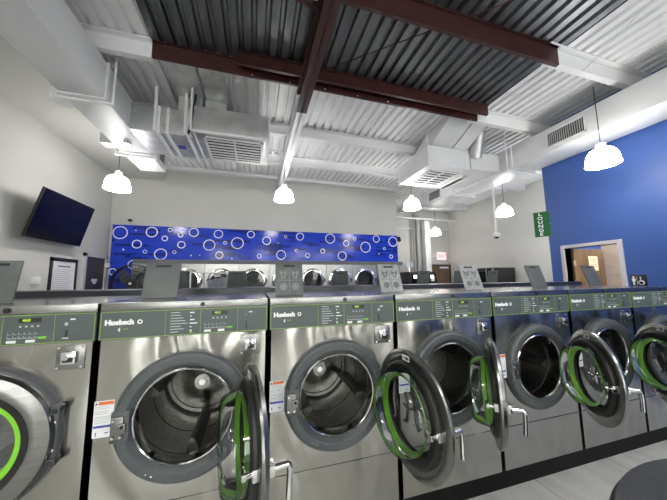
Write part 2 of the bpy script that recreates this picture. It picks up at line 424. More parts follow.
def grille_box(name, label, x0, x1, y0, y1, zb, zt, gx0, gx1, gy0, gy1, nx, ny, m_):
    root = empty(name, (0, 0, 0)); tag(root, label, 'air plenum')
    b_ = MB().m(m_); b_.box(x0, x1, y0, y1, zb, zt, None, .006); b_.build('plenum_box', m_, root)
    e = MB().m(white)
    for (a, b2, c, d) in ((x0 - .012, x1 + .012, y0 - .012, y0 + .02), (x0 - .012, x1 + .012, y1 - .02, y1 + .012), (x0 - .012, x0 + .02, y0, y1), (x1 - .02, x1 + .012, y0, y1)):
        e.box(a, b2, c, d, zb - .012, zb + .025)
    e.build('edge_angle', white, root)
    g = MB().m(matblack); g.box(gx0, gx1, gy0, gy1, zb - .004, zb - .001)
    g.m(white)
    for (a, b2, c, d) in ((gx0, gx1, gy0, gy0 + .03), (gx0, gx1, gy1 - .03, gy1), (gx0, gx0 + .03, gy0, gy1), (gx1 - .03, gx1, gy0, gy1)): g.box(a, b2, c, d, zb - .02, zb - .004)
    for i in range(1, nx): 
        x = gx0 + (gx1 - gx0) * i / nx; g.box(x - .012, x + .012, gy0, gy1, zb - .018, zb - .004)
    for i in range(1, ny):
        y = gy0 + (gy1 - gy0) * i / ny; g.box(gx0, gx1, y - .016, y + .016, zb - .016, zb - .004)
    g.build('grille', None, root)
    return root
gr = grille_box('return_air_plenum', 'white boxed air plenum with a bottom grille beside the right duct', 3.18, 4.16, 4.18, 5.28, H + 2.2, H + 2.6, 3.36, 4.06, 4.38, 5.10, 2, 6, white)
m = MB().m(ductwhite); m.prism([(4.16, 4.15, H + 2.2), (4.16, 4.15, H + 2.55), (4.75, 4.02, H + 2.52), (4.75, 4.02, H + 2.14)], (0, .95, 0)); m.build('side_connector', None, gr)
m = MB().m(white)
for k in range(3): m.box(4.20, 4.24, 4.5 + .0, 5.1, H + 2.12 + k * .0, H + 2.14); m.box(4.20 + k * .07, 4.23 + k * .07, 4.45, 5.2, H + 2.15, H + 2.19)
m.build('side_blades', None, gr)
m = MB().m(ductwhite); m.prism([(3.26, 4.22, H + 2.6), (3.26, 4.9, H + 2.6), (3.26, 4.3, ZC - .01), (3.26, 3.56, ZC - .01)], (.50, 0, 0)); m.build('riser', None, gr)
m = MB().m(white); m.prism([(3.78, 4.20, H + 2.6), (3.78, 4.9, H + 2.6), (3.78, 4.3, ZC - .01), (3.78, 3.52, ZC - .01)], (.32, 0, 0)); m.build('riser', None, gr)
MB().cyl((4.28, 4.15, H + 2.45), (4.22, 3.95, ZC), .12, n=24).build('round_riser', sheet, gr)
for x, y in ((3.16, 4.17), (4.18, 4.17), (3.16, 5.3), (4.18, 5.3)): MB().cyl((x, y, H + 2.2), (x, y, ZC), .011, n=8).build('hanger_rod', white, gr)

gl_ = grille_box('supply_air_plenum', 'bare metal air plenum with a bottom grille left of the girder', -.92, .16, 4.1, 5.02, H + 2.2, H + 2.6, -.80, .08, 4.2, 4.98, 2, 8, sheet)
tag(gl_, None, None)
lk = empty('branch_duct'); tag(lk, 'bare metal branch duct joining the left duct to the grille box', 'air duct')
B(-1.78, -.95, 4.28, 5.06, H + 2.2, H + 2.6, .005).build('duct_section', sheet, lk)
m = MB().m(white)
for x in (-1.42, -1.30, -1.02): m.box(x - .02, x + .02, 4.262, 5.08, H + 2.182, H + 2.6)
m.build('seam_strap', None, lk)
B(-1.24, -1.14, 4.62, 4.74, H + 2.194, H + 2.2).build('blue_sticker', blueprint, lk)
B(-1.20, -.86, 4.35, 4.95, H + 2.6, ZC).build('riser', sheet, lk)
B(-.82, -.50, 4.35, 4.95, H + 2.6, ZC).build('riser', sheet, gl_)
B(-1.26, -.84, 3.62, 4.72, ZC - .03, ZC - .01).build('roof_curb', sheet, lk)
B(-.80, -.42, 3.62, 4.72, ZC - .03, ZC - .01).build('roof_curb', sheet, gl_)
for x, y in ((-1.46, 4.24), (-1.06, 4.24)): MB().box(x - .02, x + .02, y, y + .006, H + 2.2, ZC).build('hanger_strap', white, lk)
for x, y in ((-.95, 4.08), (.17, 4.08), (-.98, 4.22)): MB().box(x - .014, x + .014, y, y + .012, H + 2.2, ZC).build('hanger_strap', white, gl_)
MB().cyl((-1.0, 4.2, H + 2.2), (-.93, 4.25, ZC), .016, n=8).build('black_conduit', blackpaint, gl_)

# ------------------------------------------------------------------ washing machines
PITCH, GAP0 = .8346, -.752
ZBASE = .114
def make_washer():
    root = empty('washing_machine')
    hw = PITCH / 2 - .007
    zc = .808 - ZBASE; top = 1.394 - ZBASE; pz0, pz1 = 1.211 - ZBASE, 1.353 - ZBASE; seam = .403 - ZBASE
    # cabinet: front sheet with a round hole, sides, back
    m = MB(); n = 64; r0 = .26
    circ = [m.v((r0 * math.cos(2 * PI * k / n), 0, zc + r0 * math.sin(2 * PI * k / n))) for k in range(n)]
    x0, x1, z0, z1 = -hw, hw, seam + .003, pz0
    def onrect(a):
        c, s_ = math.cos(a), math.sin(a)
        t = min((x1 / abs(c)) if abs(c) > 1e-9 else 1e9, ((z1 - zc) / s_) if s_ > 1e-9 else ((zc - z0) / -s_) if s_ < -1e-9 else 1e9)
        return (c * t, 0, zc + s_ * t)
    angs = [2 * PI * k / n for k in range(n)]
    rect = [m.v(onrect(a)) for a in angs]
    m.bridge(circ, rect)
    for cx, cz in ((x1, z1), (x0, z1), (x0, z0), (x1, z0)):      # fill the corners
        a = math.atan2(cz - zc, cx) % (2 * PI)
        k = int(a / (2 * PI / n)); cv = m.v((cx, 0, cz)); m.face([rect[k], cv, rect[(k + 1) % n]])
    m.box(-hw, hw, 0, .02, 0, seam - .0025); m.box(-hw, hw, -.0035, .004, seam - .0045, seam + .0005, None, .001)                       # lower service panel
    m.box(-hw, -hw + .01, .0, .95, 0, pz1); m.box(hw - .01, hw, .0, .95, 0, pz1); m.box(-hw, hw, .93, .95, 0, pz1)
    m.box(-hw + .01, hw - .01, .02, .03, seam - .02, seam + .02)
    cab = m.build('cabinet', steel, root, smooth=False)
    B(-hw, hw, -.004, .012, pz1 - .001, top, .004).build('front_trim', doorsteel, root)
    tp = B(-hw, hw, .012, .95, pz1, top - .002).build('top_cover', steelplain, root)
    MB().cyl((.06, -.012, top - .02), (.06, .0, top - .02), .012, n=16).build('lock_plug', blackpaint, tp)
    # control panel
    cp = B(-hw, hw, -.006, .02, pz0, pz1).build('control_panel', panelgrey, root)
    t = .0036; m = MB()
    for (a, b_, c, d) in ((-hw + .004, hw - .004, pz0 + .003, pz0 + .003 + t), (-hw + .004, hw - .004, pz1 - .003 - t, pz1 - .003), (-hw + .004, -hw + .004 + t, pz0 + .003, pz1 - .003), (hw - .004 - t, hw - .004, pz0 + .003, pz1 - .003)): m.box(a, b_, -.0085, -.006, c, d)
    for x in (-.118, .052, .245): m.box(x - .0012, x + .0012, -.0078, -.006, pz0 + .008, pz1 - .008)
    m.build('lime_border', limeline, cp)
    text('Huebsch', .034, (-.325, -.0068, pz0 + .084), FRONT, whiteprint, cp, 'logo_lettering', bold=.0022, sx=1.05)
    e = MB(); e.lathe([(.012, 0), (.012, -.0015), (.006, -.0015), (.006, 0)], (-.235, -.0065, pz0 + .084), (0, 1, 0), 20, closed=True); e.build('logo_emblem', whiteprint, cp)
    text('4', .03, (-.325, -.0068, pz0 + .047), FRONT, whiteprint, cp, 'size_numeral', sx=.8)
    e = MB().m(limeline); e.box(-.31, -.285, -.0075, -.006, pz0 + .048, pz0 + .052); e.build('size_mark', None, cp)
    m = MB().m(greytext)
    for i in range(8):
        z = pz1 - .020 - i * .0145
        m.box(-.095, -.095 + (.045, .05, .062, .072, .082, .05, .066, .04)[i], -.0072, -.006, z - .002, z + .002)
    m.m(whiteprint)
    for i, (a, b_) in enumerate(((-.003, .02), (.0, .006), (.0, .022), (-.002, .036), (.0, .008), (0, .01))):
        z = pz1 - .022 - i * .019; m.box(a, b_, -.0072, -.006, z - .0028, z + .0028)
    m.m(greenled); m.box(.0, .012, -.0074, -.006, pz0 + .012, pz0 + .02)
    m.build('instruction_print', None, cp)
    d = B(.108, .192, -.009, -.006, pz1 - .038, pz1 - .017).build('display', blackpaint, cp)
    text('460', .019, (.138, -.0095, pz1 - .0275), FRONT, digits, cp, 'display_digits', sx=1.1)
    m = MB().m(greytext)
    for i in range(4): m.box(.112 + i * .022, .120 + i * .022, -.0074, -.006, pz1 - .060, pz1 - .052)
    for i in range(6):
        for j in range(2): m.box(.072 + i * .02, .086 + i * .02, -.0072, -.006, pz0 + .050 - j * .016, pz0 + .0515 - j * .016); m.box(.072 + i * .02, .0735 + i * .02, -.0072, -.006, pz0 + .050 - j * .016, pz0 + .060 - j * .016)
    m.box(.072, .19, -.0072, -.006, pz0 + .031, pz0 + .0325)
    m.build('key_marks', None, cp)
    for x in (.072, .142): B(x, x + .034, -.009, -.006, pz0 + .012, pz0 + .024).build('key', whiteprint, cp)
    B(.188, .218, -.0095, -.006, pz0 + .026, pz0 + .037, .001).build('start_key', greenled, cp)
    m = MB().m(chrome); m.box(.286, .300, -.012, -.006, pz1 - .06, pz1 - .045); m.box(.280, .306, -.011, -.006, pz0 + .02, pz0 + .026); m.m(blackpaint); m.box(.290, .297, -.008, -.006, pz0 + .028, pz0 + .062); m.m(whiteprint); m.box(.305, .325, -.0075, -.006, pz1 - .034, pz1 - .028)
    m.build('coin_slot', None, cp)
    # coin lock plate
    c = MB().m(doorsteel); c.box(hw - .148, hw - .035, -.006, 0, pz0 - .128, pz0 - .016, None, .002)
    cb = c.build('coin_box_plate', None, root)
    cx, cz = hw - .0915, pz0 - .07
    k = MB().m(chrome); k.box(cx - .03, cx + .03, -.028, -.006, cz - .03, cz + .03, None, .008); k.build('lock_housing', None, cb)
    k = MB().m(blackpaint); k.box(cx - .016, cx + .02, -.034, -.028, cz - .018, cz + .004); k.m(chrome); k.cyl((cx - .004, -.04, cz + .006), (cx - .004, -.028, cz + .006), .013, n=14)
    k.build('lock_cylinder', None, cb)
    for dx in (-.047, .047):
        for dz in (-.047, .047): MB().cyl((cx + dx, -.011, cz + dz), (cx + dx, -.006, cz + dz), .006, n=10).build('plate_screw', chrome, cb)
    # warning sticker
    sx0, sx1, sz0, sz1 = -hw + .005, -hw + .088, zc - .058, zc + .112
    m = MB().m(paper); m.box(sx0, sx1, -.0012, 0, sz0, sz1)
    m.m(orange); m.box(sx0 + .018, sx1 - .003, -.0018, -.0012, sz1 - .020, sz1 - .004)
    m.m(blueprint); m.box(sx0 + .003, sx1 - .006, -.0018, -.0012, sz0 + .045, sz0 + .056)
    m.m(ink); m.prism([(sx0 + .003, -.0018, sz1 - .018), (sx0 + .015, -.0018, sz1 - .018), (sx0 + .009, -.0018, sz1 - .006)], (0, .0006, 0))
    m.m(greytext)
    for z in (.028, .036, .048, .055, .062, .074, .080, .088, .095, .103): m.box(sx0 + .004, sx1 - .008 - (z * 300 % 20) * .001, -.0016, -.0012, sz1 - z - .0012, sz1 - z + .0012)
    m.m(ink); m.box(sx0 + .012, sx0 + .016, -.0018, -.0012, sz0 + .008, sz0 + .026); m.box(sx0 + .050, sx0 + .064, -.0018, -.0012, sz0 + .018, sz0 + .022)
    m.build('warning_sticker', None, root)
    # bezel ring round the opening
    prof = [(.322, .0), (.320, -.022), (.312, -.034), (.300, -.040), (.268, -.038), (.246, -.020), (.238, -.004), (.236, .05), (.262, .05), (.262, .0)]
    bz = MB().lathe(prof, (0, 0, zc), (0, 1, 0), 72, closed=True).build('door_ring', slate, root, ang=25)
    prof = [(.240, -.008), (.240, -.022), (.234, -.026), (.228, -.022), (.224, -.008), (.224, .05), (.240, .05)]
    MB().lathe(prof, (0, 0, zc), (0, 1, 0), 64, closed=True).build('chrome_lip', chrome, bz)
    m = MB().m(slate); m.box(-.318, -.240, -.043, -.004, zc - .075, zc + .065, None, .006)
    m.build('latch_recess', slate, bz)
    m = MB().m(doorsteel); m.box(-.312, -.262, -.052, -.043, zc - .056, zc + .046, None, .002); m.box(-.285, -.250, -.058, -.05, zc - .03, zc + .014, None, .003)
    m.m(blackpaint); m.cyl((-.264, -.0605, zc + .0), (-.264, -.058, zc + .0), .008, n=12)
    m.m(chrome)
    for dx, dz in ((-.302, .030), (-.302, -.046), (-.270, -.046)): m.cyl((dx, -.057, zc + dz), (dx, -.052, zc + dz), .006, n=10)
    m.build('door_latch', None, bz)
    m = MB().m(slate); m.box(.255, .316, -.044, -.004, zc - .13, zc + .13, None, .008)
    m.m(blackpaint); m.box(.290, .322, -.058, -.012, zc - .125, zc - .095, None, .004); m.box(.290, .322, -.058, -.012, zc + .095, zc + .125, None, .004)
    m.m(chrome)
    for dz in (-.06, .06): m.cyl((.305, -.050, zc + dz), (.305, -.043, zc + dz), .006, n=10)
    m.build('hinge_bracket', None, bz)
    m = MB().m(chrome)
    for a in (-2.15, -2.05): m.cyl((.288 * math.cos(a), -.0405, zc + .288 * math.sin(a)), (.288 * math.cos(a), -.038, zc + .288 * math.sin(a)), .004, n=8)
    m.build('ring_screws', None, bz)
    # drum, its own axis at the origin so each machine can stand at a different angle
    m = MB().lathe([(.244, .02), (.25, .06), (.25, .53), (.235, .555), (.20, .56), (.14, .545), (.10, .50), (.055, .478), (.05, .465), (0, .465)], (0, 0, 0), (0, 1, 0), 56)
    dm = m.build('drum', steeldark, root, loc=(0, 0, zc))
    m = MB()
    for rr, yy in ((.2495, .10), (.2495, .33), (.212, .557)): m.lathe([(rr, yy - .005), (rr - .003, yy), (rr, yy + .005)], (0, 0, 0), (0, 1, 0), 56)
    m.build('drum_groove', rope, dm)
    for k in range(3):
        a = 2 * PI * k / 3; c_, s_ = math.cos(a), math.sin(a)
        m = MB(); p = lambda rad, tan: (rad * c_ - tan * s_, .10, rad * s_ + tan * c_)
        m.prism([p(.248, -.035), p(.18, -.012), p(.175, 0), p(.18, .012), p(.248, .035)], (0, .42, 0))
        m.build('drum_lifter', drumdark, dm)
    MB().cyl((0, .45, 0), (0, .466, 0), .02, n=16).build('hub_bolt', chrome, dm)
    # door: origin on the hinge axis, drawn shut
    HX, HY = .285, -.046
    m = MB(); C = (-HX, 0, 0)
    prof = [(.230, -.020), (.234, -.031), (.242, -.034), (.268, -.031), (.300, -.022), (.310, -.006), (.310, .004), (.303, .008), (.250, .012), (.235, .006)]
    m.lathe(prof, C, (0, 1, 0), 72, closed=True)
    m.box(-.03, .012, -.018, .010, -.09, .09, None, .006)
    dr_ = m.build('door', doorsteel, root, loc=(HX, HY, zc), ang=30)
    MB().lathe([(.252, .010), (.248, .024), (.236, .032), (.218, .030), (.200, .024), (.200, -.004), (.206, -.026), (.232, -.032), (.236, .006)], C, (0, 1, 0), 64, closed=True).build('door_gasket', rubber, dr_)
    m = MB().m(lime); m.lathe([(.170, .030), (.194, .048), (.1955, .046), (.172, .027)], C, (0, 1, 0), 64, closed=True); m.lathe([(.180, -.012), (.205, -.014)], C, (0, 1, 0), 64); m.m(rubber); m.lathe([(.180, -.0112), (.203, -.0105)], C, (0, 1, 0), 64)
    m.build('lime_ring', None, dr_)
    MB().lathe([(.201, .024), (.199, .050), (.195, .085), (.186, .112), (.172, .124), (.150, .128), (.0, .128)], C, (0, 1, 0), 64).build('glass_bowl', glass, dr_, ang=60)
    MB().lathe([(.182, -.013), (.0, -.018)], C, (0, 1, 0), 64).build('outer_pane', paneglass, dr_)
    m = MB().m(ink); r_ = .008
    def stroke(pts): m.tube([(-HX + p[0], -.010, p[1]) for p in pts], r_, 6)
    stroke([(-.045, .085), (-.03, .03), (-.045, -.05), (-.06, -.075), (-.075, -.06)])
    stroke([(.045, .075), (.03, .02), (.03, -.03), (.045, -.075), (.065, -.08)])
    stroke([(-.06, .0), (-.02, .012), (.02, -.005), (.06, .01)])
    m.build('script_emblem', None, dr_)
    # handle at the free side
    m = MB().m(chrome)
    fx = -2 * HX + .035
    m.box(fx - .012, fx + .035, -.052, -.030, -.022, .022, None, .006)
    m.cyl((fx + .01, -.05, 0), (fx + .01, -.105, 0), .013, n=14)
    m.tube([(fx + .01, -.096, .004), (fx + .01, -.108, -.004), (fx + .01, -.112, -.02), (fx + .008, -.110, -.07), (fx + .004, -.106, -.118)], .0115, 12)
    m.build('handle', None, dr_)
    m = MB().m(chrome); m.box(fx - .010, fx + .03, -.01, .03, -.022, .022, None, .006); m.cyl((fx + .01, .03, 0), (fx + .01, .06, 0), .011, n=12); m.box(fx - .002, fx + .05, .05, .066, -.012, .012, None, .003)
    m.build('catch', None, dr_)
    m = MB().m(paper); M1 = Matrix.Translation((-HX, .0125, 0)) @ Matrix.Rotation(0, 4, 'Y')
    m.box(-.035, .03, .0, .0012, .255, .283, M1); m.m(ink)
    m.box(-.03, -.004, .0012, .0016, .26, .278, M1); m.box(.0, .026, .0012, .0016, .266, .272, M1); m.build('door_label', None, dr_)
    m = MB().m(paper); m.box(.075, .115, -.002, .0008, -.278, -.253, M1); m.m(ink); m.box(.08, .09, .0008, .0014, -.272, -.258, M1)
    m.build('door_label', None, dr_)
    # soap lid, origin on its hinge line
    m = MB().m(lidgrey); m.box(-.103, .103, -.006, .006, 0, .243, None, .004)
    ld = m.build('dispenser_lid', None, root, loc=(-.245, .35, top), ang=30)
    m = MB().m(matblack); m.box(-.045, .045, -.0085, -.005, .212, .226, None, .003); m.build('finger_slot', None, ld)
    return root
W0 = make_washer()
def child(o, name):
    for c in o.children:
        if c.name.split('.')[0] == name: return c
# relief of four wash symbols on the steel faced lids
def relief_mesh():
    m = MB(); y0, y1 = -.009, -.006
    m.box(-.088, .088, y0 + .001, y1, .108, .111); m.box(-.0015, .0015, y0 + .001, y1, .02, .2)
    for cx in (-.045, .045):
        for k in (0, 1):
            cz = .155 - k * .095
            if k == 0:
                for (a, b_, c, d) in ((-.026, -.02, -.005, .03), (.02, .026, -.005, .03), (-.02, .02, .012, .018), (-.014, -.008, -.03, .012), (.008, .014, -.03, .012), (-.008, .008, -.03, -.024)): m.box(cx + a, cx + b_, y0, y1, cz + c, cz + d)
            else:
                m.lathe([(.026, y1), (.026, y0), (.02, y0), (.02, y1)], (cx, 0, cz), (0, 1, 0), 16, closed=True)
                for a in range(4):
                    t = a * PI / 4; m.box(-.02, .02, y0, y1, -.0025, .0025, Matrix.Translation((cx, 0, cz)) @ Matrix.Rotation(t, 4, 'Y'))
    return m
# (door angle, lid lean, lid turn, lid x, drum turn, relief, label)
WS = [(4, 9, -6, -.255, 10, 0, 'steel washer at the left picture edge with its door shut'),
      (99, 16, 0, -.26, -85, 0, 'steel washer with a door swung straight out, beside the one with a shut door'),
      (93, 13, 2, -.25, -22, 1, 'steel washer, third in the near row, with its door wide open showing a script emblem'),
      (50, 17, 2, -.235, 40, 2, 'steel washer with its door only half open, fourth in the near row'),
      (57, 18, 0, -.225, -10, 2, 'steel washer, fifth in the near row, its open door overlapping the sixth washer'),
      (60, 17, 0, -.24, 20, 0, 'steel washer, sixth in the near row, partly covered by an open door'),
      (62, 16, 0, -.245, 0, 0, 'steel washer at the right picture edge, below the restroom sign')]
rel = relief_mesh().build('symbol_relief', lidrelief); relme = rel.data; bpy.data.objects.remove(rel)
for i, (da, lean, turn, lx, dt, rl, lab) in enumerate(WS):
    o = W0 if i == 0 else copy_tree(W0)
    o.location = (GAP0 + (i - .5) * PITCH, 1.65, ZBASE)
    tag(o, lab, 'washing machine', 'washing machines in the near row')
    child(o, 'door').rotation_euler = (0, 0, R(da))
    ld = child(o, 'dispenser_lid'); ld.location.x = lx; ld.rotation_euler = (R(-lean), 0, R(turn))
    child(o, 'drum').rotation_euler = (0, R(-dt), 0)
    if rl:
        q = bpy.data.objects.new('symbol_relief', relme); COL.objects.link(q); q.parent = ld
    if rl == 2:
        for ob in [ld] + [c for c in ld.children if c.name.startswith('symbol')]:
            ob.data = ob.data.copy(); ob.data.materials.clear(); ob.data.materials.append(lidsteel if ob is ld else lidgrey)
            if ob is ld: ob['label'] = 'silver lid with embossed wash symbols'
pl = B(GAP0 - 2.5 * PITCH, GAP0 + 6.2 * PITCH, 1.655, 2.4, 0, ZBASE - .002).build('plinth', plinthblk)
tag(pl, 'low black plinth running under the near row of washers', 'plinth')
tr_ = B(GAP0 - 2.5 * PITCH, GAP0 + 6.2 * PITCH, 2.62, 2.98, 0, 1.437, .006).build('trough_cover', troughblk)
tag(tr_, 'long dark raised cover between the two rows of washers', 'cover')

# rear row, seen only over the top
def make_rear():
    root = empty('washing_machine'); hw = .368
    B(-hw, hw, -1.1, 0, 0, 1.25, .01).build('cabinet', steel, root)
    B(-hw, hw, -1.1, .004, 1.25, 1.28, .006).build('top_cover', steelplain, root)
    B(-hw, hw, 0, .012, 1.10, 1.25).build('control_panel', panelgrey, root)
    MB().lathe([(.30, 0), (.30, .03), (.24, .03), (.23, 0)], (0, 0, .69), (0, 1, 0), 40, closed=True).build('door_ring', slate, root)
    MB().lathe([(.23, .01), (.0, .02)], (0, 0, .69), (0, 1, 0), 40).build('glass_bowl', blackpaint, root)
    m = MB(); m.box(-.12, .12, -.006, .006, 0, .25, None, .004)
    ld = m.build('dispenser_lid', reargrey, root, loc=(0, -.15, 1.28)); ld.rotation_euler = (R(14), 0, 0)
    B(-.05, .05, -.009, -.005, .205, .22).build('finger_slot', matblack, ld)
    return root
r0 = make_rear()
rl = ['beside the pedestal fan', 'in front of the laundry cart', 'hidden behind the first lid with symbols', 'two from the laundry cart', 'below the right half of the mural', 'in front of the lit vending machine', 'in front of the exit door', 'in front of the lounge vending machines']
for i in range(8):
    o = r0 if i == 0 else copy_tree(r0)
    o.location = (-.99 + i * .755, 4.15, ZBASE)
    tag(o, 'far row washer with raised dark lid, %s' % rl[i], 'washing machine', 'washing machines in the far row')
pl = B(-1.5, 5.1, 3.05, 4.13, 0, ZBASE - .002).build('plinth', blackpaint); tag(pl, 'black plinth under the far row of washers', 'plinth')

# ------------------------------------------------------------------ dryers and mural on the back wall
DP, D0 = .783, -2.38
def make_dryer():
    root = empty('tumble_dryer'); hw = DP / 2 - .006; yf = -.30
    zc = 1.50
    for k, z in enumerate((zc, .62)):
        m = MB(); n = 40; r0_ = .27; z0, z1 = (.0, 1.055) if k else (1.065, 1.93)
        circ = [m.v((r0_ * math.cos(2 * PI * q / n), yf, z + r0_ * math.sin(2 * PI * q / n))) for q in range(n)]
        def onr(a):
            c, s_ = math.cos(a), math.sin(a)
            t = min(hw / abs(c) if abs(c) > 1e-9 else 1e9, (z1 - z) / s_ if s_ > 1e-9 else (z - z0) / -s_ if s_ < -1e-9 else 1e9)
            return (c * t, yf, z + s_ * t)
        rect = [m.v(onr(2 * PI * q / n)) for q in range(n)]; m.bridge(circ, rect)
        for cx, cz in ((hw, z1), (-hw, z1), (-hw, z0), (hw, z0)):
            a = math.atan2(cz - z, cx) % (2 * PI); q = int(a / (2 * PI / n)); cv = m.v((cx, yf, cz)); m.face([rect[q], cv, rect[(q + 1) % n]])
        m.box(-hw, -hw + .005, yf, 0, z0, z1); m.box(hw - .005, hw, yf, 0, z0, z1)
        m.build('front_panel', dryerface, root)
        MB().lathe([(.27, yf), (.265, yf + .24), (.0, yf + .26)], (0, 0, z), (0, 1, 0), 36).build('drum', drumdark, root)
        d = MB().lathe([(.325, yf - .012), (.325, yf - .04), (.31, yf - .05), (.255, yf - .05), (.245, yf - .03), (.245, yf - .012)], (0, 0, z), (0, 1, 0), 40, closed=True).build('door', chrome if k == 0 else steelplain, root)
        MB().lathe([(.25, yf - .03), (.0, yf - .034)], (0, 0, z), (0, 1, 0), 36).build('door_glass', glass, d)
        m = MB().m(blackpaint); m.box(.335, .35, yf - .06, yf, z - .05, z + .05); m.build('door_handle', None, d)
    return root
d0 = make_dryer()
spots = ['partly hidden, nearest the fan', 'next to the laundry cart rail', 'behind the grey cloth on the laundry cart', 'fourth from the pedestal fan', 'behind the soap lid with symbols', 'second after the symbol lid', 'third from the right end', 'second from the right end', 'last in the row at the right end']
for i in range(9):
    o = d0 if i == 0 else copy_tree(d0)
    o.location = (D0 + i * DP, YB - .035, 0); tag(o, 'pale steel stack dryer with a round door, ' + spots[i], 'dryer', 'tumble dryers along the back wall')
b_ = B(D0 - DP / 2, XE, YB - .27, YB - .002, 1.935, 2.04).build('fascia_panel', mat('grey fascia', (.12, .125, .135), .5)); tag(b_, 'grey fascia strip between the mural and the dryers', 'panel')
m = MB().m(mural_m); m.box(XL + .10, XE - .06, YB - .10, YB - .002, 2.045, 2.885)
mu = m.build('mural_panel', None, None, False); tag(mu, 'glossy blue mural panel with white bubble rings above the dryers', 'mural')
mu2 = B(XL + .10, D0 - DP / 2 - .02, YB - .10, YB - .002, .1, 2.043).build('mural_panel', mural_m, None, False); tag(mu2, 'lower blue mural piece left of the dryers, behind the pedestal fan', 'mural')
CIR = [(-3.14, 2.69, 0.157), (-2.48, 2.73, 0.131), (-2.82, 2.76, 0.023), (-2.78, 2.42, 0.106), (-3.05, 2.28, 0.035), (-2.6, 2.24, 0.045), (-2.83, 1.92, 0.113), (-3.23, 1.75, 0.081), (-2.26, 2.18, 0.143), (-2.08, 2.8, 0.052), (-2.19, 2.58, 0.071), (-1.84, 2.68, 0.062), (-1.81, 2.43, 0.094), (-1.96, 2.24, 0.045), (-1.54, 2.76, 0.118), (-1.58, 2.16, 0.033), (-1.16, 2.44, 0.146), (-1.38, 2.17, 0.021), (-0.95, 2.74, 0.114), (-0.91, 2.18, 0.099), (-0.78, 2.51, 0.043), (-0.47, 2.51, 0.159), (-0.6, 2.09, 0.033), (-0.13, 2.76, 0.101), (0.1, 2.17, 0.059), (0.29, 2.6, 0.117), (0.69, 2.21, 0.134), (0.81, 2.73, 0.043), (0.61, 2.54, 0.028), (1.22, 2.75, 0.114), (1.12, 2.34, 0.046), (1.44, 2.21, 0.071), (1.89, 2.34, 0.073), (2.12, 2.72, 0.15), (2.49, 2.21, 0.137), (2.62, 2.59, 0.097), (2.9, 2.74, 0.05), (3.25, 2.49, 0.168), (3.62, 2.76, 0.115), (3.89, 2.46, 0.042), (3.7, 2.29, 0.031), (4.2, 2.69, 0.158), (4.12, 2.21, 0.064)]
for x, z, r_ in CIR:
    m = MB().m(whiteprint)
    t = .022 if r_ > .06 else .013
    if r_ < .036: m.cyl((x, YB - .1015, z), (x, YB - .10, z), r_ * .6, n=16)
    else: m.lathe([(r_, 0), (r_, -.0015), (r_ - t, -.0015), (r_ - t, 0)], (x, YB - .10, z), (0, 1, 0), 32, closed=True)
    m.build('bubble_ring', None, mu if x > -2.75 or z > 2.05 else mu2)

# ------------------------------------------------------------------ left wall things
def local_wall_item(): pass
tv = empty('wall_television', (XL, 5.72, 0)); tag(tv, 'large dark flat television tilted down on the left wall', 'television')
tvb = MB(); tvb.box(0, .035, -.65, .65, -.39, .39, None, .004); o = tvb.build('screen_case', blackpaint, tv)
o.location = (.22, -.146, 2.57); o.rotation_euler = (0, R(14), 0)
s_ = B(.035, .037, -.64, .64, -.375, .38).build('screen', screen, o)
m = MB(); m.box(.0, .03, -.2, .2, 2.45, 2.8); m.box(.03, .22, -.2, -.1, 2.55, 2.62); m.build('wall_bracket', blackpaint, tv)
pf = empty('framed_notice', (XL, 6.12, 1.62)); tag(pf, 'white notice in a black frame on the left wall below the television', 'framed notice')
m = MB()
for (a, b_, c, d) in ((-.36, .36, .27, .33), (-.36, .36, -.44, -.38), (-.36, -.31, -.44, .33), (.31, .36, -.44, .33)): m.box(0, .025, a, b_, c, d)
m.build('frame', blackpaint, pf); B(0, .012, -.31, .31, -.38, .27).build('notice_sheet', paper, pf)
m = MB().m(ink); m.box(.012, .0135, -.17, .17, .17, .19); m.m(greytext)
for k in range(13): m.box(.012, .0132, -.26, .26 - (k * 37 % 11) * .012, .12 - k * .036, .128 - k * .036)
m.build('notice_print', None, pf)
o = B(XL - .003, XL + .05, 5.40, 5.53, H - .01, H + .105, .008).build('thermostat_box', paper); tag(o, 'small white thermostat box on the left wall near the framed notice', 'thermostat')
o = B(XL, XL + .03, 5.02, 5.14, H - .02, H + .07, .004).build('switch_plate', paper); tag(o, 'white switch plate on the left wall beside the raised grey lid', 'switch')
m = MB(); 
for (a, b_, c, d) in ((6.66, 6.74, 0, 2.12), (7.47, 7.55, 0, 2.12), (6.66, 7.55, 2.05, 2.12)): m.box(XL, XL + .04, a, b_, c, d)
dd = struct('door_1', m, frametrim, 'grey framed dark brown door at the end of the left wall')
B(XL, XL + .012, 6.74, 7.47, 0, 2.05).build('door_leaf', darkwood, dd)
m = MB().m(whiteprint); m.box(XL + .012, XL + .014, 7.0, 7.22, H + .02, H + .08); m.box(XL + .012, XL + .014, 7.06, 7.18, H - .03, H + .02); m.build('door_plate', None, dd)
m = MB().m(blackpaint); m.cyl((-2.98, YB - .0, 3.02), (-2.98, YB - .05, 3.02), .035, n=14); m.cyl((-2.98, YB - .05, 3.02), (-2.98, YB - .10, 3.0), .028, n=14)
tag(m.build('security_camera'), 'tiny black camera above the left end of the mural', 'camera')
o = B(-3.36, -3.29, YB - .15, YB - .10, 1.85, 1.95).build('wall_sensor', paper); tag(o, 'small white sensor box at the left edge of the mural', 'sensor')
m = MB().m(blackpaint); m.box(XE - .02, XE + .05, YB - .12, YB + .02, 2.70, 2.86, None, .01); m.cyl((XE + .02, YB - .12, 2.76), (XE + .02, YB - .18, 2.74), .025, n=12)
tag(m.build('security_camera'), 'small black camera at the top right corner of the mural', 'camera')

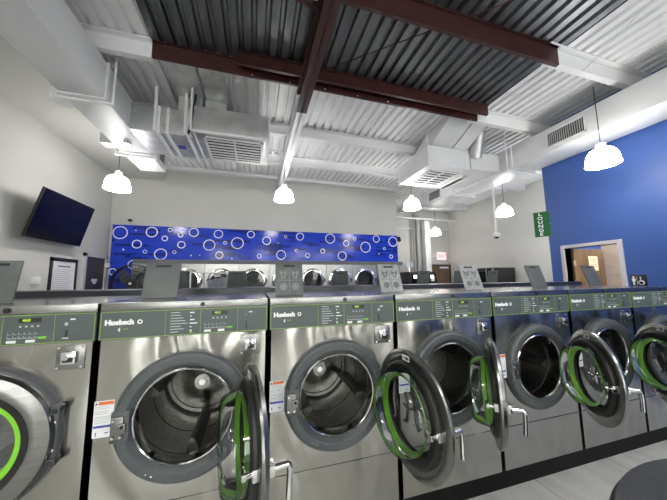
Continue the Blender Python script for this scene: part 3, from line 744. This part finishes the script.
# pedestal fan
fan = empty('pedestal_fan', (-2.56, 6.85, 0)); tag(fan, 'large black caged pedestal fan standing in front of the blue mural', 'fan')
fz, fr_ = 1.47, .41
m = MB().m(matblack); m.cyl((0, 0, 0), (0, 0, .05), .28, .24, n=28); m.cyl((0, .06, .05), (0, .06, fz), .025, n=12); m.build('stand', None, fan)
m = MB().m(matblack)
for r_, y in ((fr_, -.05), (fr_, .08), (.27, -.10), (.17, -.12), (.08, -.13)): m.lathe([(r_ - .006, y), (r_, y - .006), (r_ + .006, y), (r_, y + .006)], (0, 0, fz), (0, 1, 0), 40, closed=True)
for k in range(40):
    a = 2 * PI * k / 40; m.tube([(fr_ * math.cos(a), -.05, fz + fr_ * math.sin(a)), (.24 * math.cos(a), -.105, fz + .24 * math.sin(a)), (.06 * math.cos(a), -.13, fz + .06 * math.sin(a))], .0035, 5)
    m.tube([(fr_ * math.cos(a), .08, fz + fr_ * math.sin(a)), (.06 * math.cos(a), .13, fz + .06 * math.sin(a))], .0035, 5)
m.lathe([(fr_ + .008, -.05), (fr_ + .008, .08), (fr_ + .001, .08), (fr_ + .001, -.05)], (0, 0, fz), (0, 1, 0), 40, closed=True)
m.build('cage', None, fan)
bl = varied('fan blade', (.07, .08, .10), (.09, .10, .12), .4, .3)
for k in range(3):
    a = 2 * PI * k / 3 + .4; m = MB(); P_ = []
    for rad, tan, y in ((.05, -.05, -.02), (.2, -.13, -.03), (.34, -.15, -.03), (.345, .05, .03), (.2, .11, .03), (.05, .05, .02)):
        P_.append((rad * math.cos(a) - tan * math.sin(a), y, fz + rad * math.sin(a) + tan * math.cos(a)))
    m.prism(P_, (0, .006, 0)); m.build('fan_blade', bl, fan)
m = MB().m(blackpaint); m.cyl((0, -.14, fz), (0, .14, fz), .06, n=20); m.m(chrome); m.cyl((0, -.145, fz), (0, -.14, fz), .03, n=16); m.build('motor_hub', None, fan)

# laundry cart with rail, and the cloth lying in it
ct = empty('laundry_cart', (-.83, 5.5, 0)); tag(ct, 'white framed laundry cart with a hanging rail in front of the dryers', 'laundry cart')
m = MB().m(whiteprint)
for x in (-.32, .31): m.tube([(x, 0, .25), (x, 0, 1.69)], .014, 8)
m.tube([(-.32, 0, 1.67), (.31, 0, 1.65)], .014, 8); m.tube([(-.10, 0, 1.35), (-.10, 0, 1.66)], .010, 8)
m.build('rail_frame', None, ct)
m = MB().m(chrome); 
for z in (.3, .6, .9): m.tube([(-.32, -.25, z), (.31, -.25, z), (.31, .25, z), (-.32, .25, z), (-.32, -.25, z)], .006, 6)
for k in range(7):
    x = -.32 + k * .105; m.tube([(x, -.25, .9), (x, -.25, .3), (x, .25, .3), (x, .25, .9)], .003, 5)
m.build('wire_basket', None, ct)
for x in (-.28, .28):
    for y in (-.2, .2): MB().cyl((x - .012, y, .05), (x + .012, y, .05), .05, n=14).build('caster', matblack, ct)
m = MB(); nx, nz = 18, 8; g = []
for i in range(nx + 1):
    col = []
    for j in range(nz + 1):
        u = i / nx; top = 1.50 + .09 * (u ** .5) + .012 * math.sin(u * 20)
        col.append(m.v((-.86 + .36 * u, 5.46 + .03 * math.sin(u * 14 + j * .5), .95 + (top - .95) * j / nz)))
    g.append(col)
for i in range(nx):
    for j in range(nz): m.face([g[i][j], g[i + 1][j], g[i + 1][j + 1], g[i][j + 1]])
bmesh.ops.solidify(m.bm, geom=list(m.bm.faces), thickness=.04)
o = m.build('draped_cloth', garment); tag(o, 'grey cloth with a black edge hanging on the laundry cart', 'cloth')
m = MB(); m.tube([(-.86 + .36 * u / 20, 5.445 + .03 * math.sin(u * .7 + 4), 1.505 + .09 * (u / 20) ** .5 + .012 * math.sin(u)) for u in range(21)], .009, 8)
m.build('black_trim', matblack, o)

# ------------------------------------------------------------------ right wall things
m = MB()
for (a, b_, c, d) in ((DY0 - .06, DY0, 0, DZ + .055), (DY1, DY1 + .06, 0, DZ + .055), (DY0, DY1, DZ, DZ + .055)):
    m.box(XR - .02, XR + .17, a, b_, c, d)
df = struct('door_2', m, frametrim, 'grey framed restroom doorway in the blue wall')
lf = B(0, .74, -.02, .02, .02, DZ - .01).build('door_leaf', brownwood, df, loc=(XR + .12, DY1 - .035, 0)); lf.rotation_euler = (0, 0, R(-3)); 
B(.35, .57, -.024, -.02, 1.62, 1.88).build('paper_notice', cream, lf)
m = MB().m(ink)
for k, wd in enumerate((.14, .10, .15, .12)): m.box(.46 - wd / 2, .46 + wd / 2, -.025, -.024, 1.82 - k * .045, 1.828 - k * .045)
m.build('notice_print', None, lf)
m = MB().m(steelplain); m.box(-.03, .02, -.032, -.02, 1.70, 1.80); m.build('hinge', None, lf)
struct('wall_restroom', B(6.62, 6.72, 1.2, YK - .12, 0, 3.0), plywood)
struct('wall_restroom_side', B(XR + .15, 6.72, 1.1, 1.2, 0, 3.0), plywood)
struct('ceiling_restroom', B(XR + .15, 6.72, 1.1, YK - .12, 3.0, 3.06), white)
o = B(6.60, 6.624, 2.95, 3.2, H - .14, H - .10).build('grab_bar', blackpaint); tag(o, 'short black bar on the plywood wall inside the doorway', 'bar')
bulb = MB(); bulb.lathe([(.12, 0), (.14, -.03), (.10, -.08), (.0, -.10)], (6.1, 2.2, 3.0), (0, 0, 1), 20, cap0=True); o = bulb.build('ceiling_light', bulb_m); tag(o, 'round ceiling light inside the restroom', 'ceiling light')
sg = empty('lounge_sign', (XR - .055, 3.715, H + 1.03), R(30)); tag(sg, 'green LOUNGE sign with white vertical lettering at the blue wall corner', 'sign')
B(-.006, .006, -.128, .128, -.245, .245).build('sign_board', signgreen, sg)
for k, ch in enumerate('LOUNGE'): text(ch, .085, (-.0065, .025, .195 - k * .078), ONRIGHT, whiteprint, sg, 'sign_letter', bold=.002, sx=1.25)
m = MB().m(chrome)
for y, z in ((-.115, .23), (-.115, 0), (-.115, -.23)): m.cyl((-.006, y, z), (-.010, y, z), .008, n=10)
m.build('sign_screw', None, sg)
rs = empty('restroom_sign', (XR - .012, 2.485, H - .07)); tag(rs, 'small black restroom sign with white figures on the blue wall', 'sign')
B(0, .010, -.085, .085, -.095, .095, .004).build('sign_plate', blackpaint, rs)
m = MB().m(whiteprint); x_ = -.0015
def dot(y, z, r_): m.cyl((x_, y, z), (0, y, z), r_, n=14)
dot(.052, .062, .013); m.box(x_, 0, .04, .064, -.0, .045); m.box(x_, 0, .041, .050, -.05, 0); m.box(x_, 0, .054, .063, -.05, 0); m.box(x_, 0, .032, .037, .0, .042); m.box(x_, 0, .067, .072, .0, .042)
m.box(x_, 0, .015, .018, -.055, .07)
dot(-.022, .055, .010); m.box(x_, 0, -.026, -.018, .0, .042); m.box(x_, 0, -.05, -.018, -.004, .004); m.box(x_, 0, -.054, -.046, -.04, .0)
m.lathe([(.034, 0), (.034, -.0015), (.027, -.0015), (.027, 0)], (0, -.028, -.018), (1, 0, 0), 20, closed=True)
for k in range(8): m.box(x_, 0, -.06 + k * .015, -.05 + k * .015, -.080, -.073)
m.build('figure_symbols', None, rs)

# camera on a drop pole
cp_ = empty('security_camera', (4.98, 4.42, 0)); tag(cp_, 'white dome camera at the end of a long white drop pole', 'camera')
MB().cyl((0, 0, H + .95), (0, 0, RB + .004), .022, n=12).build('drop_pole', white, cp_)
m = MB().m(white); m.lathe([(.022, .99), (.07, .95), (.075, .91), (.06, .88)], (0, 0, H), (0, 0, 1), 20, cap0=True, cap1=True); m.build('camera_body', None, cp_)
MB().lathe([(.045, .88), (.035, .85), (.0, .838)], (-.01, -.01, H), (0, 0, 1), 18).build('camera_dome', blackpaint, cp_)

# ------------------------------------------------------------------ lounge end
m = MB()
for (a, b_, c, d) in ((7.00, 7.07, 0, 2.10), (7.98, 8.05, 0, 2.10), (7.0, 8.05, 2.04, 2.10)): m.box(a, b_, YF - .05, YF, c, d)
d3 = struct('door_3', m, darkwood, 'dark brown exit door at the far end under the exit sign')
B(7.07, 7.98, YF - .03, YF, 0, 2.04).build('door_leaf', brownwood, d3)
B(7.5, 7.9, YF - .09, YF - .03, 1.93, 2.0).build('door_closer', paper, d3)
es = empty('exit_sign', (7.63, YF, H + .95)); tag(es, 'red lit EXIT sign above the dark brown door', 'exit sign')
B(-.21, .21, -.06, 0, -.15, .15, .01).build('sign_box', exitwhite, es)
text('EXIT', .19, (0, -.062, 0), FRONT, exitred, es, 'sign_letters', bold=.006)
MB().cyl((-.8, -.03, -.02), (-.21, -.03, -.02), .014, n=8).build('conduit', white, es)
o = B(8.0, 8.06, YF - .06, YF - .0, 2.2, 2.3).build('wall_box', paper); tag(o, 'tiny white box on the wall beside the exit door', 'box')
struct('wall_column', B(6.62, 6.86, 9.18, 9.40, 0, H + 2.36), white, 'white steel column at the far wall')
o = MB().m(pipegrey).cyl((6.42, 9.40, 0), (6.42, 9.40, ZC - .26), .09, n=20).build('drain_pipe'); tag(o, 'grey vertical drain pipe beside the white column', 'pipe')
o = MB().m(pipegrey).cyl((6.22, 9.38, 0), (6.22, 9.38, ZC - .26), .05, n=16).build('drain_pipe'); tag(o, 'thin grey vertical pipe left of the thick drain pipe', 'pipe')
o = MB().m(white).tube([(XE, 9.08, H + 2.44), (XG, 9.08, H + 2.40)], .035, 10).build('overhead_pipe'); tag(o, 'upper white pipe crossing the far wall below the duct end', 'pipe')
o = MB().m(white).tube([(XE, 9.45, H + 2.02), (XG, 9.45, H + 2.10)], .022, 10).build('overhead_pipe'); tag(o, 'lower thin white pipe crossing the far wall above the exit sign', 'pipe')
o = MB().m(white).tube([(XE, 9.5, 3.9), (6.0, 9.5, 4.3)], .02, 8).build('overhead_pipe'); tag(o, 'slanting thin pipe high on the far wall', 'pipe')

def vending(name, label, w, d, h, loc, rz, litwin=False):
    root = empty(name, loc, rz); tag(root, label, 'vending machine')
    B(-w / 2, w / 2, 0, d, .06, h, .012).build('cabinet', blackpaint, root)
    B(-w / 2, w * .22, -.03, 0, .12, h - .04, .008).build('front_door', matblack, root)
    m = MB().m(lit if litwin else screen); m.box(-w / 2 + .06, w * .18, -.036, -.03, .5, h - .12); fw = m.build('display_window', None, root)
    m = MB().m(steelplain); m.box(w * .22, w * .26, -.045, 0, .12, h - .02); m.box(w * .46, w * .5, -.045, 0, .12, h - .02); m.build('edge_trim', None, root)
    m = MB().m(matblack); m.box(w * .26, w * .46, -.02, 0, .12, h - .04); m.m(paper); m.box(w * .30, w * .42, -.026, -.02, h - .35, h - .18); m.m(sheet); m.box(w * .31, w * .41, -.03, -.02, h - .62, h - .48)
    m.build('coin_panel', None, root)
    for x in (-w / 2 + .08, w / 2 - .08):
        for y in (.08, d - .08): MB().cyl((x, y, 0), (x, y, .07), .025, n=10).build('foot', matblack, root)
    return root, fw
vm, fw = vending('vending_machine', 'black vending machine with a lit display top left of the exit door', 1.12, .7, 1.76, (5.98, 8.54, 0), 0)
m = MB()
for k in range(5): m.m((lit, whiteprint, lit, paper, lit)[k]); m.box(-.42 + k * .18, -.29 + k * .18, -.045, -.036, 1.52, 1.64)
m.build('lit_buttons', None, vm)
vending('vending_machine', 'black snack vending machine standing against the grey lounge wall', .95, .86, 1.83, (7.15, 7.02, 0), R(-90))
o = empty('notice_board', (5.90, 9.28, 2.06)); tag(o, 'small pale blue notice board above the lit vending machine', 'notice board')
m = MB(); m.box(-.17, .17, 0, .02, -.09, .09, None, .004); m.build('board', mat('pale blue sheet', (.62, .70, .80), .5), o)
MB().cyl((0, .03, -1.0), (0, .03, -.05), .015, n=8).build('stand', chrome, o); MB().cyl((0, .03, -2.02), (0, .03, -1.0), .015, n=8).build('stand', chrome, o)
m = MB().m(greytext)
for k in range(4): m.box(-.13, .12 - .02 * k, -.002, 0, .05 - k * .035, .058 - k * .035)
m.build('notice_print', None, o)

# tub chair close to the camera
ch = empty('tub_chair', (1.6, .5, 0), R(0)); tag(ch, 'charcoal upholstered chair with a rounded back in the lower right corner', 'chair')
m = MB(); n = 40; rows = []
def sup(a): return (0.55 * math.cos(a), .32 * math.sin(a))
prof = [(.86, .38), (.97, .42), (1.0, .60), (.98, .685), (.93, .715), (.85, .69), (.72, .60), (.60, .47), (.58, .40)]
for k, h in prof:
    row = []
    for i in range(n + 1):
        a = R(-25) + (R(230)) * i / n
        x, y = sup(a); row.append(m.v((x * k, y * k, h if h < .5 else h - .05 * (1 - max(0, math.sin(a))))))
    rows.append(row)
for a, b_ in zip(rows, rows[1:] + rows[:1]):
    for i in range(n): m.face([a[i], a[i + 1], b_[i + 1], b_[i]])
m.face([r_[0] for r_ in rows]); m.face([r_[-1] for r_ in rows][::-1])
m.build('backrest', fabric, ch)
m = MB(); m.lathe([(.0, .47), (.30, .47), (.335, .455), (.345, .42), (.34, .34), (.0, .33)], (0, -.02, 0), (0, 0, 1), 36); o = m.build('seat', fabric, ch)
for x in (-.25, .25):
    for y in (-.2, .2): MB().cyl((x * .9, y, .35), (x, y * 1.05, 0), .022, .014, n=10).build('leg', matblack, ch)

# ------------------------------------------------------------------ world, camera
wd = bpy.data.worlds.new('daylight'); S.world = wd; wd.use_nodes = True
bg = wd.node_tree.nodes['Background']; bg.inputs['Color'].default_value = (1.0, .98, .95, 1); bg.inputs['Strength'].default_value = 6.0

cam = bpy.data.cameras.new('camera'); co = bpy.data.objects.new('camera', cam); COL.objects.link(co)
cam.sensor_width = 36; cam.sensor_fit = 'HORIZONTAL'; cam.lens = 265.13 / 667 * 36; cam.clip_start = .02
yaw, pitch, roll = R(16.4855), R(6.4274), R(-.6438)
fwd = Vector((math.sin(yaw) * math.cos(pitch), math.cos(yaw) * math.cos(pitch), math.sin(pitch)))
rt = Vector((math.cos(yaw), -math.sin(yaw), 0)); up = rt.cross(fwd)
r2 = rt * math.cos(roll) + up * math.sin(roll); u2 = -rt * math.sin(roll) + up * math.cos(roll)
Mx = Matrix.Identity(4)
for i in range(3): Mx[i][0] = r2[i]; Mx[i][1] = u2[i]; Mx[i][2] = -fwd[i]
co.matrix_world = Matrix.Translation((0, 0, H)) @ Mx
S.camera = co
S.view_settings.view_transform = 'Standard'; S.view_settings.look = 'None'; S.view_settings.gamma = 1; S.view_settings.exposure = 1.1
S.view_settings.use_curve_mapping = False
S.cycles.use_denoising = True
S.cycles.max_bounces = 10; S.cycles.transparent_max_bounces = 16; S.cycles.sample_clamp_indirect = 6
